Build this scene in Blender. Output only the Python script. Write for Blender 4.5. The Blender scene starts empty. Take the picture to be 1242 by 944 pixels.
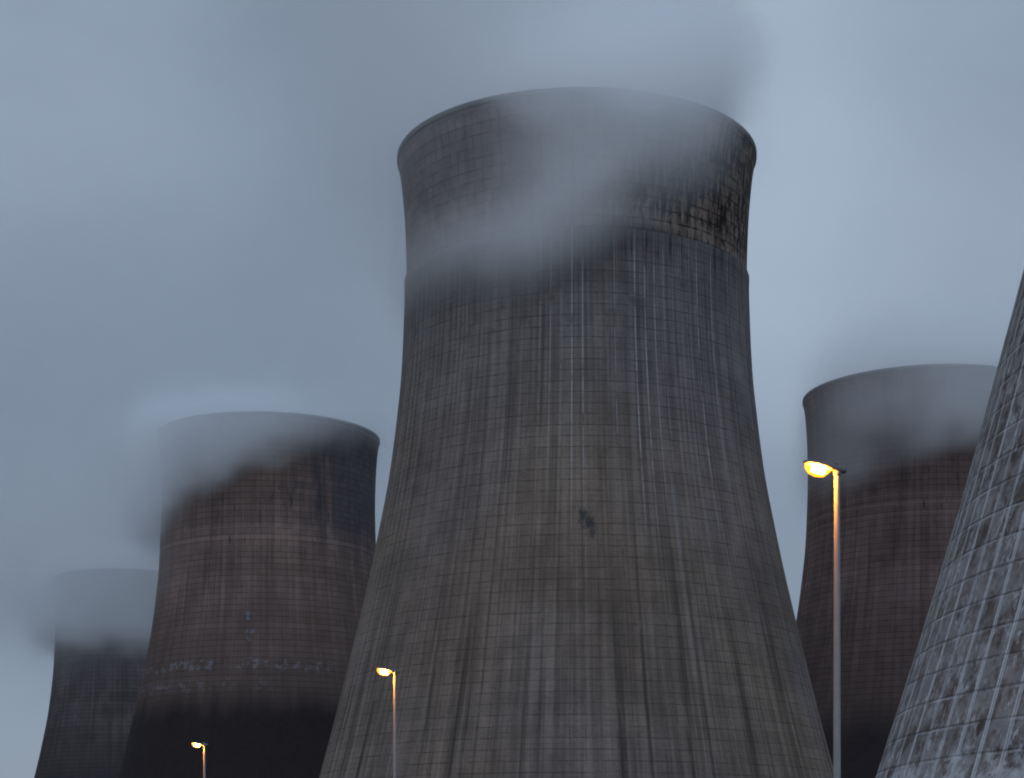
import bpy, bmesh, math, random
from mathutils import Vector, Matrix
C = bpy.context.scene.collection
PI = math.pi
random.seed(4)

# ------------------------------------------------------------------ measuring frame (level camera, risen lens)
F, CX, HZ, CAMZ = 2328.0, 621.0, 1080.0, 1.7
def place_x(px, depth):
    return (px - CX) / F * depth

# ------------------------------------------------------------------ node maths
class S:
    def __init__(s, t, k): s.t, s.k = t, k
    def __add__(s, o): return s.t.m('ADD', s, o)
    __radd__ = __add__
    def __sub__(s, o): return s.t.m('SUBTRACT', s, o)
    def __rsub__(s, o): return s.t.m('SUBTRACT', o, s)
    def __mul__(s, o): return s.t.m('MULTIPLY', s, o)
    __rmul__ = __mul__
    def __truediv__(s, o): return s.t.m('DIVIDE', s, o)

class T:
    def __init__(s, tree): s.tree = tree
    def link(s, a, inp):
        if isinstance(a, S): s.tree.links.new(a.k, inp)
        else: inp.default_value = a
    def m(s, op, a, b=None, c=None, clamp=False):
        n = s.tree.nodes.new('ShaderNodeMath'); n.operation = op; n.use_clamp = clamp
        for i, v in enumerate((a, b, c)):
            if v is not None: s.link(v, n.inputs[i])
        return S(s, n.outputs[0])
    def sst(s, v, lo, hi, a=0.0, b=1.0):
        n = s.tree.nodes.new('ShaderNodeMapRange'); n.interpolation_type = 'SMOOTHSTEP'
        for i, x in enumerate((v, lo, hi, a, b)): s.link(x, n.inputs[i])
        return S(s, n.outputs[0])
    def vec(s, x, y, z):
        n = s.tree.nodes.new('ShaderNodeCombineXYZ')
        for i, v in enumerate((x, y, z)): s.link(v, n.inputs[i])
        return S(s, n.outputs[0])
    def sep(s, v):
        n = s.tree.nodes.new('ShaderNodeSeparateXYZ'); s.link(v, n.inputs[0])
        return [S(s, o) for o in n.outputs]
    def noise(s, vec, scale=1.0, detail=2.0, rough=0.5, dist=0.0):
        n = s.tree.nodes.new('ShaderNodeTexNoise'); s.link(vec, n.inputs['Vector'])
        n.inputs['Scale'].default_value = scale; n.inputs['Detail'].default_value = detail
        n.inputs['Roughness'].default_value = rough; n.inputs['Distortion'].default_value = dist
        return S(s, n.outputs[0])
    def white(s, vec):
        n = s.tree.nodes.new('ShaderNodeTexWhiteNoise'); n.noise_dimensions = '3D'; s.link(vec, n.inputs['Vector'])
        return S(s, n.outputs['Value'])
    def mix(s, f, a, b):
        n = s.tree.nodes.new('ShaderNodeMix'); n.data_type = 'RGBA'; n.clamp_factor = True
        s.link(f, n.inputs[0])
        for v, i in ((a, 6), (b, 7)):
            if isinstance(v, S): s.link(v, n.inputs[i])
            else: n.inputs[i].default_value = (*v, 1)
        return S(s, n.outputs[2])
    def scale(s, col, f):
        n = s.tree.nodes.new('ShaderNodeVectorMath'); n.operation = 'SCALE'
        s.link(col, n.inputs[0]); s.link(f, n.inputs['Scale'])
        return S(s, n.outputs[0])
    def coord(s, which):
        n = s.tree.nodes.new('ShaderNodeTexCoord'); return S(s, n.outputs[which])
    def mx(s, a, b): return s.m('MAXIMUM', a, b)
    def mn(s, a, b): return s.m('MINIMUM', a, b)
    def fl(s, a): return s.m('FLOOR', a)
    def fr(s, a): return s.m('FRACT', a)
    def ab(s, a): return s.m('ABSOLUTE', a)

def new_mat(name):
    m = bpy.data.materials.new(name); m.use_nodes = True
    return m, T(m.node_tree), m.node_tree.nodes['Principled BSDF']

def simple(name, col, rough=0.6, metal=0.0, var=0.12, scale=6.0):
    m, t, p = new_mat(name)
    n = t.noise(t.coord('Object'), scale, 4, 0.6)
    t.link(t.mix(n, tuple(c*(1-var) for c in col), tuple(min(1, c*(1+var)) for c in col)), p.inputs['Base Color'])
    p.inputs['Roughness'].default_value = rough; p.inputs['Metallic'].default_value = metal
    return m

# ------------------------------------------------------------------ concrete of the towers
class Wall:
    """panel grid of a tower shell: u runs once round (0.5 faces -Y), v is height in metres"""
    def __init__(s, name, ncol, lift):
        s.m, s.t, s.p = new_mat(name)
        t = s.t
        s.u, s.v, _ = t.sep(t.coord('UV'))
        s.n, s.lift = ncol, lift
        s.cu = s.u * float(ncol); s.cv = s.v * (1.0/lift)
        s.iu, s.iv = t.fl(s.cu), t.fl(s.cv)
        s.fu, s.fv = t.fr(s.cu), t.fr(s.cv)
        s.panel = t.white(t.vec(s.iu, s.iv, 1.3))
        s.row = t.white(t.vec(0.5, s.iv, 7.7))
        s.col = t.white(t.vec(s.iu, 0.5, 3.1))
        s.col_edge = t.white(t.vec(t.fl(s.cu + 0.5), 0.5, 5.9))
        s.ring = t.sst(t.ab(s.fv - 0.5), 0.42, 0.495)          # 1 on a lift joint
        s.rib = t.sst(t.ab(s.fu - 0.5), 0.40, 0.49)            # 1 on an upright joint
    def nz(s, ku, kv, seed, detail=3, rough=0.55):
        return s.t.noise(s.t.vec(s.u*float(ku), s.v*float(kv), float(seed)), 1.0, detail, rough)
    def band(s, lo, hi, soft):
        return s.t.sst(s.v, lo-soft, lo+soft) * s.t.sst(s.v, hi-soft, hi+soft, 1.0, 0.0)
    def finish(s, col, bump=0.5, gain=1.0):
        t = s.t
        grain = s.nz(520, 3.2, 31, 4, 0.7)
        col = t.scale(col, t.sst(grain, 0.25, 0.75, 0.88*gain, 1.12*gain))
        t.link(col, s.p.inputs['Base Color'])
        s.p.inputs['Roughness'].default_value = 0.9
        s.p.inputs['Specular IOR Level'].default_value = 0.15
        if not bump: return s.m
        h = s.ring * -0.6 + s.rib * -0.35 + s.nz(300, 1.6, 17, 4, 0.6) * 0.8 + s.panel * 0.35
        b = t.tree.nodes.new('ShaderNodeBump'); b.inputs['Strength'].default_value = bump
        b.inputs['Distance'].default_value = 0.12
        t.link(h, b.inputs['Height'])
        t.tree.links.new(b.outputs[0], s.p.inputs['Normal'])
        return s.m

def mat_grey_mantle():
    w = Wall('grey_lined_concrete', 112, 1.56); t = w.t
    hue = w.nz(9, 0.035, 2, 2)
    high = t.sst(w.v, 52, 86)
    base = t.mix(t.sst(hue, 0.35, 0.65), (0.352, 0.268, 0.208), (0.345, 0.272, 0.238))
    base = t.mix(high*0.75, base, (0.285, 0.262, 0.252))
    tone = t.sst(w.panel, 0, 1, 0.965, 1.035) * t.sst(w.row, 0, 1, 0.965, 1.035) * t.sst(w.nz(60, 0.2, 7, 4, 0.65), 0.3, 0.7, 0.88, 1.12)
    tone = tone * t.sst(w.nz(330, 0.022, 6, 3, 0.6), 0.30, 0.70, 0.76, 1.24)
    tone = tone * t.sst(w.nz(14, 0.06, 5, 4, 0.6), 0.25, 0.75, 0.80, 1.18)
    col = t.scale(base, tone)
    # long rust-dark runs, strongest towards the foot
    low = t.sst(w.v, 14, 62, 1.0, 0.12)
    run = t.sst(w.nz(135, 0.012, 11, 3, 0.6), 0.53, 0.66) * t.sst(w.nz(100, 0.07, 12, 3, 0.6), 0.30, 0.50) * low
    thin = t.sst(w.nz(190, 0.02, 13, 2, 0.5), 0.58, 0.72) * t.sst(w.nz(40, 0.05, 14, 2), 0.40, 0.60)
    col = t.mix(run*0.82, col, (0.085, 0.066, 0.058))
    col = t.mix(thin*0.55, col, (0.12, 0.10, 0.09))
    # lime runs: pale uprights below the joint with the old shell
    side = t.sst(w.u, 0.43, 0.50) * t.sst(w.u, 0.60, 0.68, 1.0, 0.35)
    lime_zone = t.mx(side * t.sst(w.v, 40, 66) , t.sst(w.u, 0.37, 0.31, 0.0, 0.8) )
    amp = t.sst(w.col_edge, 0.05, 0.85)
    broken = t.sst(w.nz(90, 0.16, 23, 4, 0.65), 0.34, 0.54)
    col = t.mix(w.rib*amp*broken*lime_zone*0.95, col, (0.74, 0.71, 0.70))
    pale = t.sst(w.nz(150, 0.010, 27, 2, 0.5), 0.60, 0.76) * t.sst(w.nz(30, 0.05, 28), 0.35, 0.6)
    col = t.mix(pale*0.65, col, (0.50, 0.46, 0.43))
    # dark patches under the joint
    damp = t.sst(w.nz(70, 0.28, 41, 4, 0.6), 0.56, 0.72) * t.sst(w.v, 62, 88)
    col = t.mix(damp*0.6, col, (0.13, 0.125, 0.13))
    # joints
    brk = t.sst(w.nz(60, 0.5, 51, 4, 0.65), 0.38, 0.62)
    col = t.mix(w.ring*brk*0.56, col, (0.085, 0.072, 0.064))
    half = t.sst(t.ab(t.fr(w.cv + 0.5) - 0.5), 0.43, 0.495)
    col = t.mix(half*t.sst(w.nz(80, 0.6, 52, 4, 0.65), 0.40, 0.60)*0.26, col, (0.10, 0.085, 0.075))
    over = t.sst(w.nz(230, 0.035, 57, 4, 0.65), 0.50, 0.62) * t.sst(w.v, 85.5, 93.0) * t.sst(w.u, 0.50, 0.545)
    col = t.mix(over*0.85, col, (0.045, 0.042, 0.045))
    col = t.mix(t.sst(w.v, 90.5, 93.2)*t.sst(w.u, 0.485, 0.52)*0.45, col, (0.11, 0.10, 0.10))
    col = t.mix(w.rib*(1.0-lime_zone)*t.sst(w.nz(110, 0.25, 53), 0.36, 0.60)*0.42, col, (0.12, 0.10, 0.09))
    # one spalled scar on the face
    du = (w.u - 0.5075)*178.0; dv = w.v - 51.8
    wob = (w.nz(240, 0.9, 61, 4, 0.65) - 0.5)*4.5
    d1 = t.m('SQRT', (du+0.9+dv*0.35)*(du+0.9+dv*0.35)*2.0 + dv*dv*0.45)
    scar = t.sst(d1 + wob, 0.5, 1.7, 1.0, 0.0)
    col = t.mix(scar*0.8, col, (0.085, 0.088, 0.098))
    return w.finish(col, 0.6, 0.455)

def mat_brown_collar():
    w = Wall('brown_stained_concrete', 112, 1.56); t = w.t
    base = t.mix(t.sst(w.nz(16, 0.12, 2, 3), 0.35, 0.65), (0.29, 0.205, 0.16), (0.36, 0.28, 0.225))
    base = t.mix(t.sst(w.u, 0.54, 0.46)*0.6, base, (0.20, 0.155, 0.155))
    tone = t.sst(w.nz(50, 0.25, 12, 4, 0.65), 0.3, 0.7, 0.72, 1.2) * t.sst(w.panel, 0, 1, 0.90, 1.10) * t.sst(w.row, 0, 1, 0.90, 1.1)
    col = t.scale(base, tone)
    right = t.sst(w.u, 0.46, 0.60, 0.35, 1.0)
    hang = t.sst(w.fv + (w.nz(300, 0.8, 10, 2)-0.5)*0.8, 0.0, 0.8, 0.25, 1.0)                              # a run starts under its joint
    sel = t.sst(w.nz(260, 0.30, 9, 4, 0.65), 0.46, 0.56)
    soot = t.sst(w.nz(26, 0.13, 71, 4, 0.65), 0.44, 0.56)
    col = t.mix(sel*soot*hang*right*0.96, col, (0.018, 0.017, 0.02))
    black = t.sst(w.nz(270, 0.22, 72, 5, 0.7), 0.45, 0.54) * t.sst(w.u, 0.515, 0.56) * t.sst(w.v, 93.5, 97.5) * t.sst(w.nz(44, 0.2, 76, 3), 0.36, 0.52)
    col = t.mix(black*0.95, col, (0.012, 0.011, 0.013))
    run = t.sst(w.nz(150, 0.05, 73, 3), 0.55, 0.68) * right
    col = t.mix(run*0.85, col, (0.025, 0.022, 0.024))
    wide_ring = t.sst(t.ab(w.fv - 0.5), 0.36, 0.46); wide_rib = t.sst(t.ab(w.fu - 0.5), 0.34, 0.45)
    col = t.mix(wide_ring*t.sst(w.nz(90, 0.6, 75, 4), 0.38, 0.55)*(right*0.55+0.25), col, (0.022, 0.019, 0.020))
    col = t.mix(wide_rib*t.sst(w.nz(112, 0.35, 77, 4), 0.42, 0.56)*(right*0.65+0.2), col, (0.022, 0.019, 0.020))
    col = t.mix(t.sst(w.v, 110.9, 111.6)*0.5, col, (0.05, 0.048, 0.05))
    foot = w.band(92.5, 94.6, 1.2) * t.sst(w.u, 0.50, 0.53) * t.sst(w.u, 0.56, 0.63, 1.0, 0.0)
    col = t.mix(foot*0.8, col, (0.09, 0.085, 0.09))
    return w.finish(col, 0.6, 0.60)

def mat_near():
    w = Wall('salt_streaked_concrete', 112, 1.85); t = w.t
    base = t.mix(t.sst(w.nz(22, 0.12, 2, 4), 0.35, 0.65), (0.165, 0.122, 0.10), (0.24, 0.19, 0.165))
    tone = t.sst(w.panel, 0, 1, 0.86, 1.12) * t.sst(w.row, 0, 1, 0.92, 1.08)
    tone = tone * t.sst(w.nz(60, 0.35, 4, 5, 0.65), 0.25, 0.75, 0.74, 1.22)
    col = t.scale(base, tone)
    dark = t.sst(w.nz(330, 0.42, 6, 6, 0.7), 0.46, 0.62)
    col = t.mix(dark*0.65, col, (0.075, 0.055, 0.045))
    # bloom of lime: speckle, runs, twin lines on the upright joints
    spk = t.sst(w.nz(430, 0.95, 8, 6, 0.75), 0.49, 0.62) * t.sst(w.nz(80, 0.25, 9, 4, 0.65), 0.42, 0.58)
    col = t.mix(spk*0.85, col, (0.72, 0.71, 0.72))
    sheet = t.sst(w.nz(150, 0.20, 19, 6, 0.7), 0.48, 0.64)
    col = t.mix(sheet*0.16, col, (0.62, 0.60, 0.60))
    edge = t.sst(w.u, 0.30, 0.40, 0.40, 0.0)
    col = t.mix(edge*t.sst(w.nz(130, 0.5, 20, 5, 0.7), 0.40, 0.58), col, (0.60, 0.59, 0.60))
    tw = t.ab(t.ab(w.fu - 0.5) - 0.455)
    twin = t.sst(tw, 0.022, 0.058, 1.0, 0.0)
    core = t.sst(t.ab(w.fu - 0.5), 0.475, 0.495)
    amp = t.sst(w.col_edge, 0.1, 0.7, 0.55, 1.0) * t.sst(w.nz(112, 0.22, 12, 4, 0.6), 0.30, 0.46)
    col = t.mix(twin*amp*0.82, col, (0.88, 0.88, 0.90))
    col = t.mix(core*0.5, col, (0.20, 0.17, 0.15))
    ledge = t.sst(w.fv, 0.90, 0.97) * t.sst(w.nz(70, 0.9, 15, 4, 0.6), 0.42, 0.60)
    col = t.mix(ledge*0.6, col, (0.70, 0.69, 0.70))
    col = t.mix(w.ring*t.sst(w.nz(110, 0.6, 16, 4, 0.65), 0.44, 0.60)*0.55, col, (0.10, 0.08, 0.07))
    foot = t.sst(w.v + (w.nz(120, 0.5, 21, 6, 0.7)-0.5)*13.0, 7.4, 9.6, 1.0, 0.0) * t.sst(w.nz(260, 1.3, 22, 5, 0.7), 0.38, 0.52)
    col = t.mix(foot*0.85, col, (0.74, 0.74, 0.75))
    return w.finish(col, 0.9, 0.62)

def mat_dark(name, ncol, lift, light, dark, foot_h, foot_col, kind):
    w = Wall(name, ncol, lift); t = w.t
    base = t.mix(t.sst(w.nz(10, 0.06, 2, 3), 0.35, 0.65), light, dark)
    tone = t.sst(w.panel, 0, 1, 0.95, 1.05) * t.sst(w.row, 0, 1, 0.92, 1.08) * t.sst(w.col, 0, 1, 0.93, 1.07)
    tone = tone * t.sst(w.nz(26, 0.10, 4, 4, 0.6), 0.25, 0.75, 0.80, 1.2) * t.sst(w.nz(200, 0.03, 5, 3, 0.6), 0.3, 0.7, 0.84, 1.16)
    col = t.scale(base, tone)
    # three pale lift joints two thirds up
    hoop = w.band(83.0, 83.9, 0.25) + w.band(85.4, 86.0, 0.25)*0.7 + w.band(81.2, 81.7, 0.2)*0.5
    col = t.mix(hoop*0.40, col, tuple(min(1, c*1.7) for c in light))
    run = t.sst(w.nz(120, 0.03, 6, 3), 0.54, 0.72)
    col = t.mix(run*0.5, col, tuple(c*0.45 for c in dark))
    drip = t.sst(w.nz(330, 0.22, 46, 2, 0.5), 0.62, 0.70) * w.band(80, 98, 5)
    col = t.mix(drip*t.sst(w.nz(20, 0.1, 66), 0.4, 0.6)*0.85, col, (0.02, 0.02, 0.025))
    if kind == 'patched':
        stain = t.sst(w.u + (w.nz(60, 0.08, 33, 5, 0.65)-0.5)*0.34, 0.55, 0.625) * t.sst(w.v + (w.nz(50, 0.15, 34, 4)-0.5)*18, 78, 90)
        col = t.mix(stain*0.66, col, (0.085, 0.09, 0.115))
        wash = t.sst(w.u + (w.nz(40, 0.1, 35, 4)-0.5)*0.1, 0.60, 0.64)* t.sst(w.v, 85, 92)*t.sst(w.nz(90, 0.4, 38), 0.4, 0.6)
        col = t.mix(wash*0.3, col, (0.27, 0.25, 0.26))
        # painted-over repairs: broken pale marks in two rows
        mk = t.sst(w.nz(120, 0.60, 43, 5, 0.7), 0.49, 0.57)
        grp = t.sst(w.nz(40, 0.06, 44, 2), 0.40, 0.52)
        rows = w.band(52.2, 54.8, 0.5) + w.band(47.6, 50.2, 0.5)*t.sst(w.u, 0.53, 0.50)
        col = t.mix(mk*grp*rows*t.sst(w.u, 0.64, 0.56)*0.80, col, (0.66, 0.70, 0.76))
        spot = t.sst(t.ab(w.u-0.4965), 0.004, 0.007, 1.0, 0.0) * t.sst(w.nz(60, 0.45, 45, 3), 0.52, 0.62) * w.band(54, 66, 0.6)
        col = t.mix(spot*0.8, col, (0.44, 0.52, 0.62))
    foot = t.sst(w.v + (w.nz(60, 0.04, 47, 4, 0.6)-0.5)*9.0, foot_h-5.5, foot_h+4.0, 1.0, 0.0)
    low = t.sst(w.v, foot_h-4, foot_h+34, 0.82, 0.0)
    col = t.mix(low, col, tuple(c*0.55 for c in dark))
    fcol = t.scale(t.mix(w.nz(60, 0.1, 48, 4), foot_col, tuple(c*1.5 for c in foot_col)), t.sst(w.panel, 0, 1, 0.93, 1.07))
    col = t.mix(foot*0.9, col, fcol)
    col = t.mix(w.ring*t.sst(w.nz(60, 0.5, 51, 3), 0.22, 0.52)*0.80, col, tuple(c*0.22 for c in dark))
    col = t.mix(w.rib*t.sst(w.nz(90, 0.2, 53, 3), 0.34, 0.62)*0.42, col, tuple(c*0.28 for c in dark))
    return w.finish(col, 0, 0.49)

# ------------------------------------------------------------------ objects
def tag(o, label=None, cat=None, group=None, kind=None):
    if label: o['label'] = label
    if cat: o['category'] = cat
    if group: o['group'] = group
    if kind: o['kind'] = kind
    return o
def empty(name, loc):
    o = bpy.data.objects.new(name, None); o.location = loc; o.empty_display_size = 2; C.objects.link(o); return o
def link_bm(name, bm, mat, parent=None, smooth=True):
    me = bpy.data.meshes.new(name); bm.normal_update(); bm.to_mesh(me); bm.free()
    if mat: me.materials.append(mat)
    if smooth:
        for p in me.polygons: p.use_smooth = True
    o = bpy.data.objects.new(name, me); C.objects.link(o); o.parent = parent
    return o

PROFILE = [(0, 43.6), (9, 41.3), (18.7, 38.80), (27.9, 36.36), (36.9, 34.16), (47.2, 31.71), (56.5, 29.74), (64.5, 28.26),
           (75.9, 26.83), (81.1, 26.41), (87.3, 26.14), (92.9, 26.0), (96.0, 25.98), (102.8, 26.15), (108.6, 26.55), (111.8, 27.0), (112.0, 27.02)]
def smooth_profile(pts, h):
    """Catmull-Rom through the measured radii"""
    for i in range(len(pts)-1):
        if pts[i][0] <= h <= pts[i+1][0]:
            p0, p1, p2, p3 = pts[max(0, i-1)], pts[i], pts[i+1], pts[min(len(pts)-1, i+2)]
            t = (h-p1[0])/(p2[0]-p1[0]); d = p2[0]-p1[0]
            m1 = (p2[1]-p0[1])/(p2[0]-p0[0])*d; m2 = (p3[1]-p1[1])/(p3[0]-p1[0])*d
            return (2*t**3-3*t*t+1)*p1[1]+(t**3-2*t*t+t)*m1+(-2*t**3+3*t*t)*p2[1]+(t**3-t*t)*m2
    return pts[-1][1]

def revolve(loop, seg=288, z_uv=None):
    """closed loop of (radius, height) turned about z; UV = (turn, height)"""
    bm = bmesh.new(); uvl = bm.loops.layers.uv.new('UVMap')
    rings = []
    for r, z in loop:
        rings.append([bm.verts.new((-r*math.sin(-2*PI*k/seg), r*math.cos(2*PI*k/seg), z)) for k in range(seg)])
    # k = 0 faces +Y (away); u = k/seg, half way round faces the camera
    n = len(loop)
    for i in range(n):
        j = (i+1) % n
        for k in range(seg):
            k2 = (k+1) % seg
            f = bm.faces.new((rings[i][k], rings[j][k], rings[j][k2], rings[i][k2]))
            uu = (k/seg, k/seg, (k+1)/seg, (k+1)/seg)
            vv = (loop[i][1], loop[j][1], loop[j][1], loop[i][1])
            for l, a, b in zip(f.loops, uu, vv): l[uvl].uv = (1-a, b)
    bmesh.ops.recalc_face_normals(bm, faces=bm.faces)
    return bm

def shell_loop(pts, h0, h1, thick, step=1.5):
    n = max(2, int((h1-h0)/step)); hs = [h0+(h1-h0)*i/n for i in range(n+1)]
    out = [(smooth_profile(pts, h), h) for h in hs]
    inn = [(smooth_profile(pts, h)-thick, h) for h in hs[::4] + ([hs[-1]] if (len(hs)-1) % 4 else [])]
    return out + inn[::-1]

def tower(px, depth, mat, rim_mat, label, pts=PROFILE, h_top=112.0):
    root = tag(empty('cooling_tower', (place_x(px, depth), depth, 0)), label, 'cooling tower', 'cooling towers of the power station')
    link_bm('shell', revolve(shell_loop(pts, 0, h_top, 0.7)), mat, root)
    R = smooth_profile(pts, h_top)
    rim = [(R+0.01, h_top-0.55), (R+0.13, h_top-0.40), (R+0.15, h_top+0.22), (R-0.35, h_top+0.25), (R-0.80, h_top+0.15), (R-0.80, h_top-0.2), (R-0.4, h_top-0.55)]
    link_bm('rim', revolve(rim), rim_mat, root)
    return root

rim_mat = simple('dark_rim_concrete', (0.11, 0.10, 0.10), 0.9, 0, 0.3, 0.6)

# middle tower: brown shell above, grey lining coat outside it up to 93.4 m
MID_D, MID_PX = 291.2, 699
inner_pts = [(h, r - (0.0 if h > 94 else 0.35)) for h, r in PROFILE]
upper = [(0, 43.2), (60, 28.6), (80, 26.2), (87.3, 25.75), (96.0, 25.72), (102.8, 25.98), (108.6, 26.5), (111.8, 27.0), (112.0, 27.02)]
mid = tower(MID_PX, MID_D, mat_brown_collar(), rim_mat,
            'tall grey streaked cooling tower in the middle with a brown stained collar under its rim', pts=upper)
mant = [(h, r) for h, r in PROFILE if h < 93] + [(93.4, 26.06)]
MO = shell_loop(mant, 0, 93.4, 0.20)
MO = MO[:len(MO)]
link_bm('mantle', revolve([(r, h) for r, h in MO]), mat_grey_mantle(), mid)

# left, far left, right behind, right near
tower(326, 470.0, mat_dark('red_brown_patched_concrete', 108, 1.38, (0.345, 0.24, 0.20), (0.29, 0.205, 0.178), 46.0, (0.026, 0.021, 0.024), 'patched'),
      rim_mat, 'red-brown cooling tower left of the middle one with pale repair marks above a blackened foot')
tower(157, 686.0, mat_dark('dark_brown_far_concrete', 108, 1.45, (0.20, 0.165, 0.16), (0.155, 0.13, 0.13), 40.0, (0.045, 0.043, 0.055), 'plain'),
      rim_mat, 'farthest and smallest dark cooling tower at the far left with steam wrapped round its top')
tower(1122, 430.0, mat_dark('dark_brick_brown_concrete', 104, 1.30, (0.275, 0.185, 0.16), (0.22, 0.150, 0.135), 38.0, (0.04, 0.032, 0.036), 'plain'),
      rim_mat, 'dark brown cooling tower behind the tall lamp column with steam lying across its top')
near_pts = [(0, 44.9), (4, 43.6), (9, 42.0), (18.7, 38.95), (27.9, 36.25), (36.9, 33.85), (47.2, 31.2), (56.5, 29.3)] + PROFILE[7:]
NEAR_D, NEAR_PX = 120.0, 1890
tower(NEAR_PX, NEAR_D, mat_near(), rim_mat,
      'nearest cooling tower cut off by the right edge of the photo with white lime streaks', pts=near_pts)

# ------------------------------------------------------------------ ground
gm, t, p = new_mat('damp_ground')
n = t.noise(t.coord('Object'), 0.05, 8, 0.65)
t.link(t.mix(n, (0.030, 0.032, 0.026), (0.075, 0.070, 0.058)), p.inputs['Base Color']); p.inputs['Roughness'].default_value = 0.85
bm = bmesh.new()
rr = [0, 40, 120, 400, 1200, 4000, 9000]; sg = 64; prev = None
for r in rr:
    ring = [bm.verts.new((0, 250, 0))] if r == 0 else [bm.verts.new((r*math.cos(2*PI*k/sg), 250+r*math.sin(2*PI*k/sg), 0)) for k in range(sg)]
    if prev:
        for k in range(sg):
            if len(prev) == 1: bm.faces.new((prev[0], ring[k], ring[(k+1) % sg]))
            else: bm.faces.new((prev[k], ring[k], ring[(k+1) % sg], prev[(k+1) % sg]))
    prev = ring
tag(link_bm('ground', bm, gm), kind='structure')

# ------------------------------------------------------------------ street lamps
steel = simple('galvanised_steel', (0.21, 0.205, 0.205), 0.75, 0.0, 0.18, 9.0)
steel_dark = simple('weathered_lantern_paint', (0.13, 0.13, 0.135), 0.5, 0.0, 0.2, 14.0)
band_red = simple('faded_red_band', (0.36, 0.10, 0.10), 0.6, 0.0, 0.2, 20.0)
bowl_m = bpy.data.materials.new('sodium_bowl_glass'); bowl_m.use_nodes = True; nt = bowl_m.node_tree; nt.nodes.clear()
tr = nt.nodes.new('ShaderNodeBsdfTransparent'); em = nt.nodes.new('ShaderNodeEmission'); mxs = nt.nodes.new('ShaderNodeMixShader'); ou = nt.nodes.new('ShaderNodeOutputMaterial')
em.inputs['Color'].default_value = (1.0, 0.28, 0.006, 1); em.inputs['Strength'].default_value = 5.5
mxs.inputs[0].default_value = 0.45
nt.links.new(tr.outputs[0], mxs.inputs[1]); nt.links.new(em.outputs[0], mxs.inputs[2]); nt.links.new(mxs.outputs[0], ou.inputs['Surface'])
arc_m = bpy.data.materials.new('sodium_arc'); arc_m.use_nodes = True; p = arc_m.node_tree.nodes['Principled BSDF']
p.inputs['Emission Color'].default_value = (1.0, 0.33, 0.035, 1); p.inputs['Emission Strength'].default_value = 2900.0

def tube(bm, pts, seg=20, cap=True):
    """pts: (z, radius) stack of rings"""
    rings = [[bm.verts.new((r*math.cos(2*PI*k/seg), r*math.sin(2*PI*k/seg), z)) for k in range(seg)] for z, r in pts]
    for a, b in zip(rings, rings[1:]):
        for k in range(seg): bm.faces.new((a[k], a[(k+1) % seg], b[(k+1) % seg], b[k]))
    if cap:
        bm.faces.new(rings[0][::-1]); bm.faces.new(rings[-1])
    return bm
def loft_x(bm, secs, seg=20, bottom=True, top=True):
    """sections along x: (x, half width, z centre, height up, depth down); whole, upper or lower half"""
    rings = []
    lo, hi = (0, 2*PI) if (bottom and top) else ((0, PI) if top else (PI, 2*PI))
    closed = bottom and top
    n = seg if closed else seg+1
    for x, hw, zc, up, dn in secs:
        ring = []
        for k in range(n):
            a = lo+(hi-lo)*k/seg
            ca, sa = math.cos(a), math.sin(a)
            ca = math.copysign(abs(ca)**0.75, ca); s2 = math.copysign(abs(sa)**0.75, sa)
            ring.append(bm.verts.new((x, hw*ca, zc+(up if s2 > 0 else dn)*s2)))
        rings.append(ring)
    for a, b in zip(rings, rings[1:]):
        for k in range(n if closed else n-1): bm.faces.new((a[k], a[(k+1) % n], b[(k+1) % n], b[k]))
    bm.faces.new(rings[0][::-1]); bm.faces.new(rings[-1])
    if not closed:                                                  # flat face closing the half
        for a, b in zip(rings, rings[1:]): bm.faces.new((a[0], b[0], b[-1], a[-1]))
    bmesh.ops.recalc_face_normals(bm, faces=bm.faces)
    return bm

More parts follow.
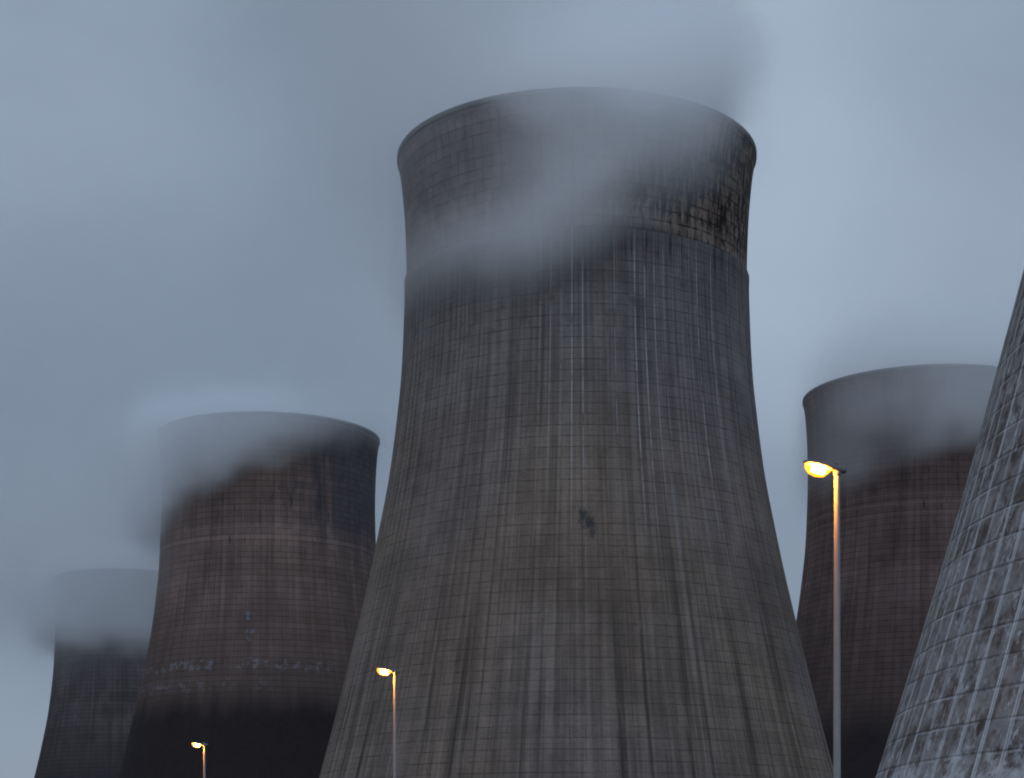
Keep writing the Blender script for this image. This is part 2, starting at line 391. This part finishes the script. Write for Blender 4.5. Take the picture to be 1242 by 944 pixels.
LAMP_H = 8.0
def make_lamp():
    root = empty('street_lamp', (0, 0, 0))
    link_bm('column', tube(bmesh.new(), [(2.34, 0.054), (2.36, 0.066), (2.42, 0.066), (2.47, 0.058), (7.80, 0.043), (7.86, 0.043)]), steel, root)
    base = link_bm('base_section', tube(bmesh.new(), [(0, 0.083), (2.28, 0.083), (2.33, 0.080), (2.335, 0.06)]), steel, root)
    bm = bmesh.new()
    bmesh.ops.create_cube(bm, size=1.0)
    for v in bm.verts: v.co = Vector((v.co.x*0.085, -0.083+v.co.y*0.02, 0.85+v.co.z*0.5))
    bmesh.ops.bevel(bm, geom=bm.edges[:], offset=0.006, segments=2)
    link_bm('door', bm, steel, base)
    link_bm('joint_band', tube(bmesh.new(), [(2.30, 0.0845), (2.305, 0.086), (2.345, 0.086), (2.35, 0.0675)]), band_red, root)
    # lantern leans up a little towards its bowl
    tilt = math.radians(7)
    head = empty_part = bmesh.new()
    secs = [(0.155, 0.030, 0.010, 0.025, 0.030), (0.14, 0.050, 0.010, 0.036, 0.045), (0.02, 0.066, 0.008, 0.045, 0.050), (-0.10, 0.085, 0.0, 0.045, 0.045),
            (-0.26, 0.112, 0.0, 0.040, 0.030), (-0.42, 0.110, 0.0, 0.034, 0.026), (-0.53, 0.082, 0.0, 0.024, 0.020), (-0.57, 0.040, 0.0, 0.012, 0.012)]
    loft_x(head, secs)
    lan = link_bm('lantern', head, steel_dark, root); lan.location = (0, 0, 7.93); lan.rotation_euler.y = tilt
    bm = bmesh.new()
    bs = [(-0.125, 0.045, -0.028, 0.002, 0.020), (-0.15, 0.078, -0.028, 0.002, 0.070), (-0.22, 0.108, -0.024, 0.002, 0.140), (-0.34, 0.118, -0.022, 0.002, 0.160),
          (-0.44, 0.110, -0.020, 0.002, 0.142), (-0.51, 0.082, -0.018, 0.002, 0.088), (-0.535, 0.040, -0.018, 0.002, 0.018)]
    loft_x(bm, bs, bottom=True, top=False)
    link_bm('bowl', bm, bowl_m, lan)
    bm = tube(bmesh.new(), [(-0.11, 0.012), (-0.105, 0.028), (-0.07, 0.042), (0.07, 0.042), (0.105, 0.028), (0.11, 0.012)], 16)
    bmesh.ops.rotate(bm, verts=bm.verts, matrix=Matrix.Rotation(PI/2, 3, 'Y'))
    arc = link_bm('arc_tube', bm, arc_m, lan); arc.location = (-0.32, 0, -0.088)
    bm = tube(bmesh.new(), [(0.0, 0.032), (0.05, 0.032), (0.062, 0.024), (0.066, 0.008)], 14)
    pc = link_bm('photocell', bm, steel_dark, lan); pc.location = (-0.02, 0, 0.045)
    link_bm('spigot', tube(bmesh.new(), [(7.83, 0.052), (7.86, 0.055), (7.955, 0.055)]), steel_dark, root)
    return root
def copy_tree(o, parent=None):
    c = o.copy(); C.objects.link(c); c.parent = parent
    for ch in list(o.children): copy_tree(ch, c)
    return c
lamp_spots = [(1015.2, 28.4, math.radians(24), 'largest lit street lamp, its column rising before the dark tower at right'),
              (479.0, 54.6, math.radians(26), 'middle-sized lit street lamp before the left edge of the big grey tower'),
              (248.0, 82.0, math.radians(18), 'smallest lit street lamp, before the blackened foot of the red-brown tower')]
first = make_lamp(); kids = None
for i, (px, d, rz, lab) in enumerate(lamp_spots):
    o = first if i == 0 else copy_tree(first)
    o.location = (place_x(px, d), d, 0); o.rotation_euler.z = rz
    tag(o, lab, 'street lamp', 'lit street lamps')

# ------------------------------------------------------------------ steam
def hull(points):
    bm = bmesh.new()
    for q in points: bm.verts.new(q)
    r = bmesh.ops.convex_hull(bm, input=bm.verts[:])
    bmesh.ops.delete(bm, geom=list({g for g in r['geom_interior'] + r['geom_unused'] if isinstance(g, bmesh.types.BMVert)}), context='VERTS')
    bmesh.ops.recalc_face_normals(bm, faces=bm.faces)
    return bm
def ball_points(c, r, nu=20, nv=10):
    return [(c[0]+r[0]*math.cos(2*PI*i/nu)*math.sin(PI*j/nv), c[1]+r[1]*math.sin(2*PI*i/nu)*math.sin(PI*j/nv), c[2]+r[2]*math.cos(PI*j/nv))
            for i in range(nu) for j in range(nv+1)]

def steam(name_mat, px, depth, label, cap, blobs, balls, colour=(0.995, 0.995, 0.995), step=1.6, wob=6.0, wscale=0.05, seed=0.0):
    """origin at the rim centre. cap: sheet of steam falling outside the shell; blobs: soft ellipsoids (centre, radii, density)"""
    m = bpy.data.materials.new(name_mat); m.use_nodes = True; m.node_tree.nodes.clear(); t = T(m.node_tree)
    P = t.coord('Object'); x, y, z = t.sep(P)
    nz = t.noise(t.vec(x*wscale+seed, y*wscale, z*wscale*1.3+seed), 1.0, 2, 0.55)
    k = (nz - 0.5)*2.0
    total = None
    if cap:
        z0, slope, xmin, soft, dens, reach, R, topz, hole, xr, xl = cap
        rho = t.m('SQRT', x*x + y*y)
        zl = z - t.mx(x, xmin)*slope + k*wob
        low = t.sst(zl, z0-soft, z0+soft)
        rad = t.sst(rho + k*2.0, R+reach*0.25, R+reach, 1.0, 0.0)
        top = t.sst(z + k*6.0, topz-14.0, topz+12.0, 1.0, 0.0)
        lr = t.sst(x, xr[0], xr[1], 1.0, xr[2])
        left = t.sst(x, xl[0], xl[1])
        if hole: lr = lr*(1.0 - t.sst(x + k*5.0, hole[1], hole[0])*t.sst(zl, hole[2], hole[3])*hole[4])
        total = low*rad*top*lr*dens*left
    for (c, r, d) in blobs:
        rag = 0.28 if r[0] > 30 else 0.6
        dx, dy, dz = (x-c[0])*(1.0/r[0]), (y-c[1])*(1.0/r[1]), (z-c[2])*(1.0/r[2])
        q = t.m('SQRT', dx*dx+dy*dy+dz*dz)
        b = t.sst(q + k*rag, 0.15, 1.0, 1.0, 0.0)*d
        total = b if total is None else total+b
    total = total * t.sst(nz, 0.25, 0.7, 0.6, 1.25)
    v = m.node_tree.nodes.new('ShaderNodeVolumePrincipled')
    v.inputs['Color'].default_value = (*colour, 1); v.inputs['Anisotropy'].default_value = 0.1
    t.link(total, v.inputs['Density'])
    out = m.node_tree.nodes.new('ShaderNodeOutputMaterial'); m.node_tree.links.new(v.outputs[0], out.inputs['Volume'])
    m.cycles.volume_step_rate = step
    pts = []
    for c, r in balls: pts += ball_points(c, r)
    o = link_bm('steam_plume', hull(pts), m)
    o.location = (place_x(px, depth), depth, 112.0)
    tag(o, label, 'steam', 'steam over the cooling towers')
    return o

steam('steam_middle', MID_PX, MID_D, 'steam rolling over the rim and down the face of the big middle tower',
      cap=(-18.0, 0.60, -7.0, 8.0, 0.25, 9.0, 26.5, 9.0, (-16, 6, -17, -7, 0.88), (15, 25, 0.03), (-32, -4)),
      blobs=[((4, -27, 1), (19, 13, 12), 0.34), ((17, -20, 7), (12, 11, 11), 0.20), ((-4, -4, 6), (36, 38, 24), 0.014), ((-15, 0, 42), (46, 42, 90), 0.030)],
      balls=[((0, 0, -24), (36, 36, 14)), ((-2, 0, 8), (40, 44, 24)), ((-15, 0, 50), (48, 44, 90))], seed=1.7)
steam('steam_left', 326, 470.0, 'steam covering the left shoulder of the red-brown tower and drifting left',
      cap=(-9.5, 0.40, -30.0, 7.0, 0.28, 13.0, 26.5, -1.0, None, (2, 26, 0.60), (-40, -25)),
      blobs=[((-8, -20, -2), (36, 24, 11), 0.10), ((-46, 0, -28), (66, 36, 34), 0.022), ((-36, 0, 20), (90, 44, 70), 0.014)], colour=(0.955, 0.968, 0.98),
      balls=[((0, 0, -24), (40, 42, 12)), ((-4, -2, 10), (42, 46, 24)), ((-50, 0, -28), (72, 40, 38)), ((-36, 0, 24), (94, 46, 72))], seed=5.2)
steam('steam_far', 157, 686.0, 'steam wrapped round the top of the farthest tower at the far left',
      cap=(-24.0, -0.10, -60.0, 8.0, 0.14, 14.0, 26.5, 2.0, None, (60, 70, 1.0), (-42, -25)),
      blobs=[((0, -16, 0), (38, 28, 16), 0.09), ((-16, -4, 2), (66, 40, 38), 0.024), ((-30, 0, 30), (70, 42, 60), 0.014)], colour=(0.965, 0.975, 0.985),
      balls=[((0, 0, -30), (41, 42, 12)), ((-14, 0, 2), (70, 44, 40)), ((-30, 0, 32), (74, 44, 62))], seed=9.4)
steam('steam_right', 1122, 430.0, 'steam lying across the top of the dark brown tower behind the tall lamp',
      cap=(-15.0, 0.30, -60.0, 6.0, 0.17, 11.0, 26.5, 6.0, (-26, 0, -30, -20, 0.72), (60, 70, 1.0), (-31, -19)),
      blobs=[((4, -4, 4), (40, 40, 22), 0.018), ((14, 0, 30), (56, 42, 60), 0.012)],
      balls=[((0, 0, -22), (38, 38, 12)), ((4, 0, 8), (42, 42, 22)), ((14, 0, 32), (58, 44, 62))], seed=13.1)

# ------------------------------------------------------------------ overcast dusk sky
W = bpy.data.worlds.new('World'); bpy.context.scene.world = W; W.use_nodes = True
W.cycles.sampling_method = 'MANUAL'; W.cycles.sample_map_resolution = 256
t = T(W.node_tree); bg = W.node_tree.nodes['Background']
SUN_EL, SUN_ROT = math.radians(9), math.radians(215)
sky = W.node_tree.nodes.new('ShaderNodeTexSky'); sky.sky_type = 'NISHITA'; sky.sun_disc = False
sky.sun_elevation = SUN_EL; sky.sun_rotation = SUN_ROT
STR = 0.1
G = t.coord('Generated'); gx, gy, gz = t.sep(G)
wv = t.vec(gx*1.0, gy*1.0, gz*1.7)
n1 = t.noise(wv, 3.2, 3, 0.5, 0.3)
n2 = t.noise(wv, 9.0, 5, 0.6, 0.4)
def toward(px, py):
    return Vector(((px-CX)/F, 1.0, (HZ-py)/F)).normalized()
def lobe(px, py, width_deg):
    d = toward(px, py)
    n = W.node_tree.nodes.new('ShaderNodeVectorMath'); n.operation = 'DOT_PRODUCT'
    t.link(G, n.inputs[0]); n.inputs[1].default_value = d
    return t.sst(S(t, n.outputs['Value']), math.cos(math.radians(width_deg)), 1.0)
br = 0.865 + (n1-0.5)*0.15 + (n2-0.5)*0.10
br = br + lobe(1010, 140, 11)*0.28 + lobe(-20, 10, 11)*0.11 + lobe(10, 900, 7)*0.04 - lobe(560, 10, 9)*0.07 - lobe(1240, 0, 6)*0.12 - lobe(200, 560, 9)*0.10
cloud = t.mix(t.sst(br, 0.6, 1.25), (2.15, 2.80, 3.82), (3.40, 4.12, 5.15))
cloud = t.scale(cloud, br)
# overcast skies are brightest overhead; unseen glow added behind the camera brightens tower fronts and steam
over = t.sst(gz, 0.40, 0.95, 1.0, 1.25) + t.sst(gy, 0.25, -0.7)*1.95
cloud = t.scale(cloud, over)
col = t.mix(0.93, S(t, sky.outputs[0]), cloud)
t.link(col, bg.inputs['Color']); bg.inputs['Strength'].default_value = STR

sun = bpy.data.lights.new('sun', 'SUN'); sun.energy = 0.06; sun.angle = math.radians(40); sun.color = (1.0, 0.95, 0.88)
so = bpy.data.objects.new('sun', sun); C.objects.link(so)
sd = Vector((math.sin(SUN_ROT)*math.cos(SUN_EL), math.cos(SUN_ROT)*math.cos(SUN_EL), math.sin(SUN_EL)))
so.rotation_euler = sd.to_track_quat('Z', 'Y').to_euler(); so.location = sd*300

# ------------------------------------------------------------------ camera and render settings
cam = bpy.data.cameras.new('camera'); co = bpy.data.objects.new('camera', cam); C.objects.link(co)
co.location = (0, 0, CAMZ); co.rotation_euler = (PI/2, 0, 0)
cam.sensor_fit = 'HORIZONTAL'; cam.sensor_width = 36; cam.lens = F/1242*36
cam.shift_y = (HZ-472)/1242; cam.clip_start = 0.1; cam.clip_end = 20000
sc = bpy.context.scene; sc.camera = co
sc.view_settings.view_transform = 'Standard'; sc.view_settings.look = 'None'
sc.view_settings.exposure = 0; sc.view_settings.gamma = 1; sc.view_settings.use_curve_mapping = False
sc.render.engine = 'CYCLES'
cy = sc.cycles
cy.use_denoising = True
cy.max_bounces = 10; cy.diffuse_bounces = 2; cy.glossy_bounces = 2; cy.volume_bounces = 8; cy.transparent_max_bounces = 16
cy.volume_max_steps = 128
cy.use_adaptive_sampling = True; cy.adaptive_threshold = 0.025; cy.adaptive_min_samples = 16
cy.filter_width = 2.0
cy.sample_clamp_indirect = 4.0
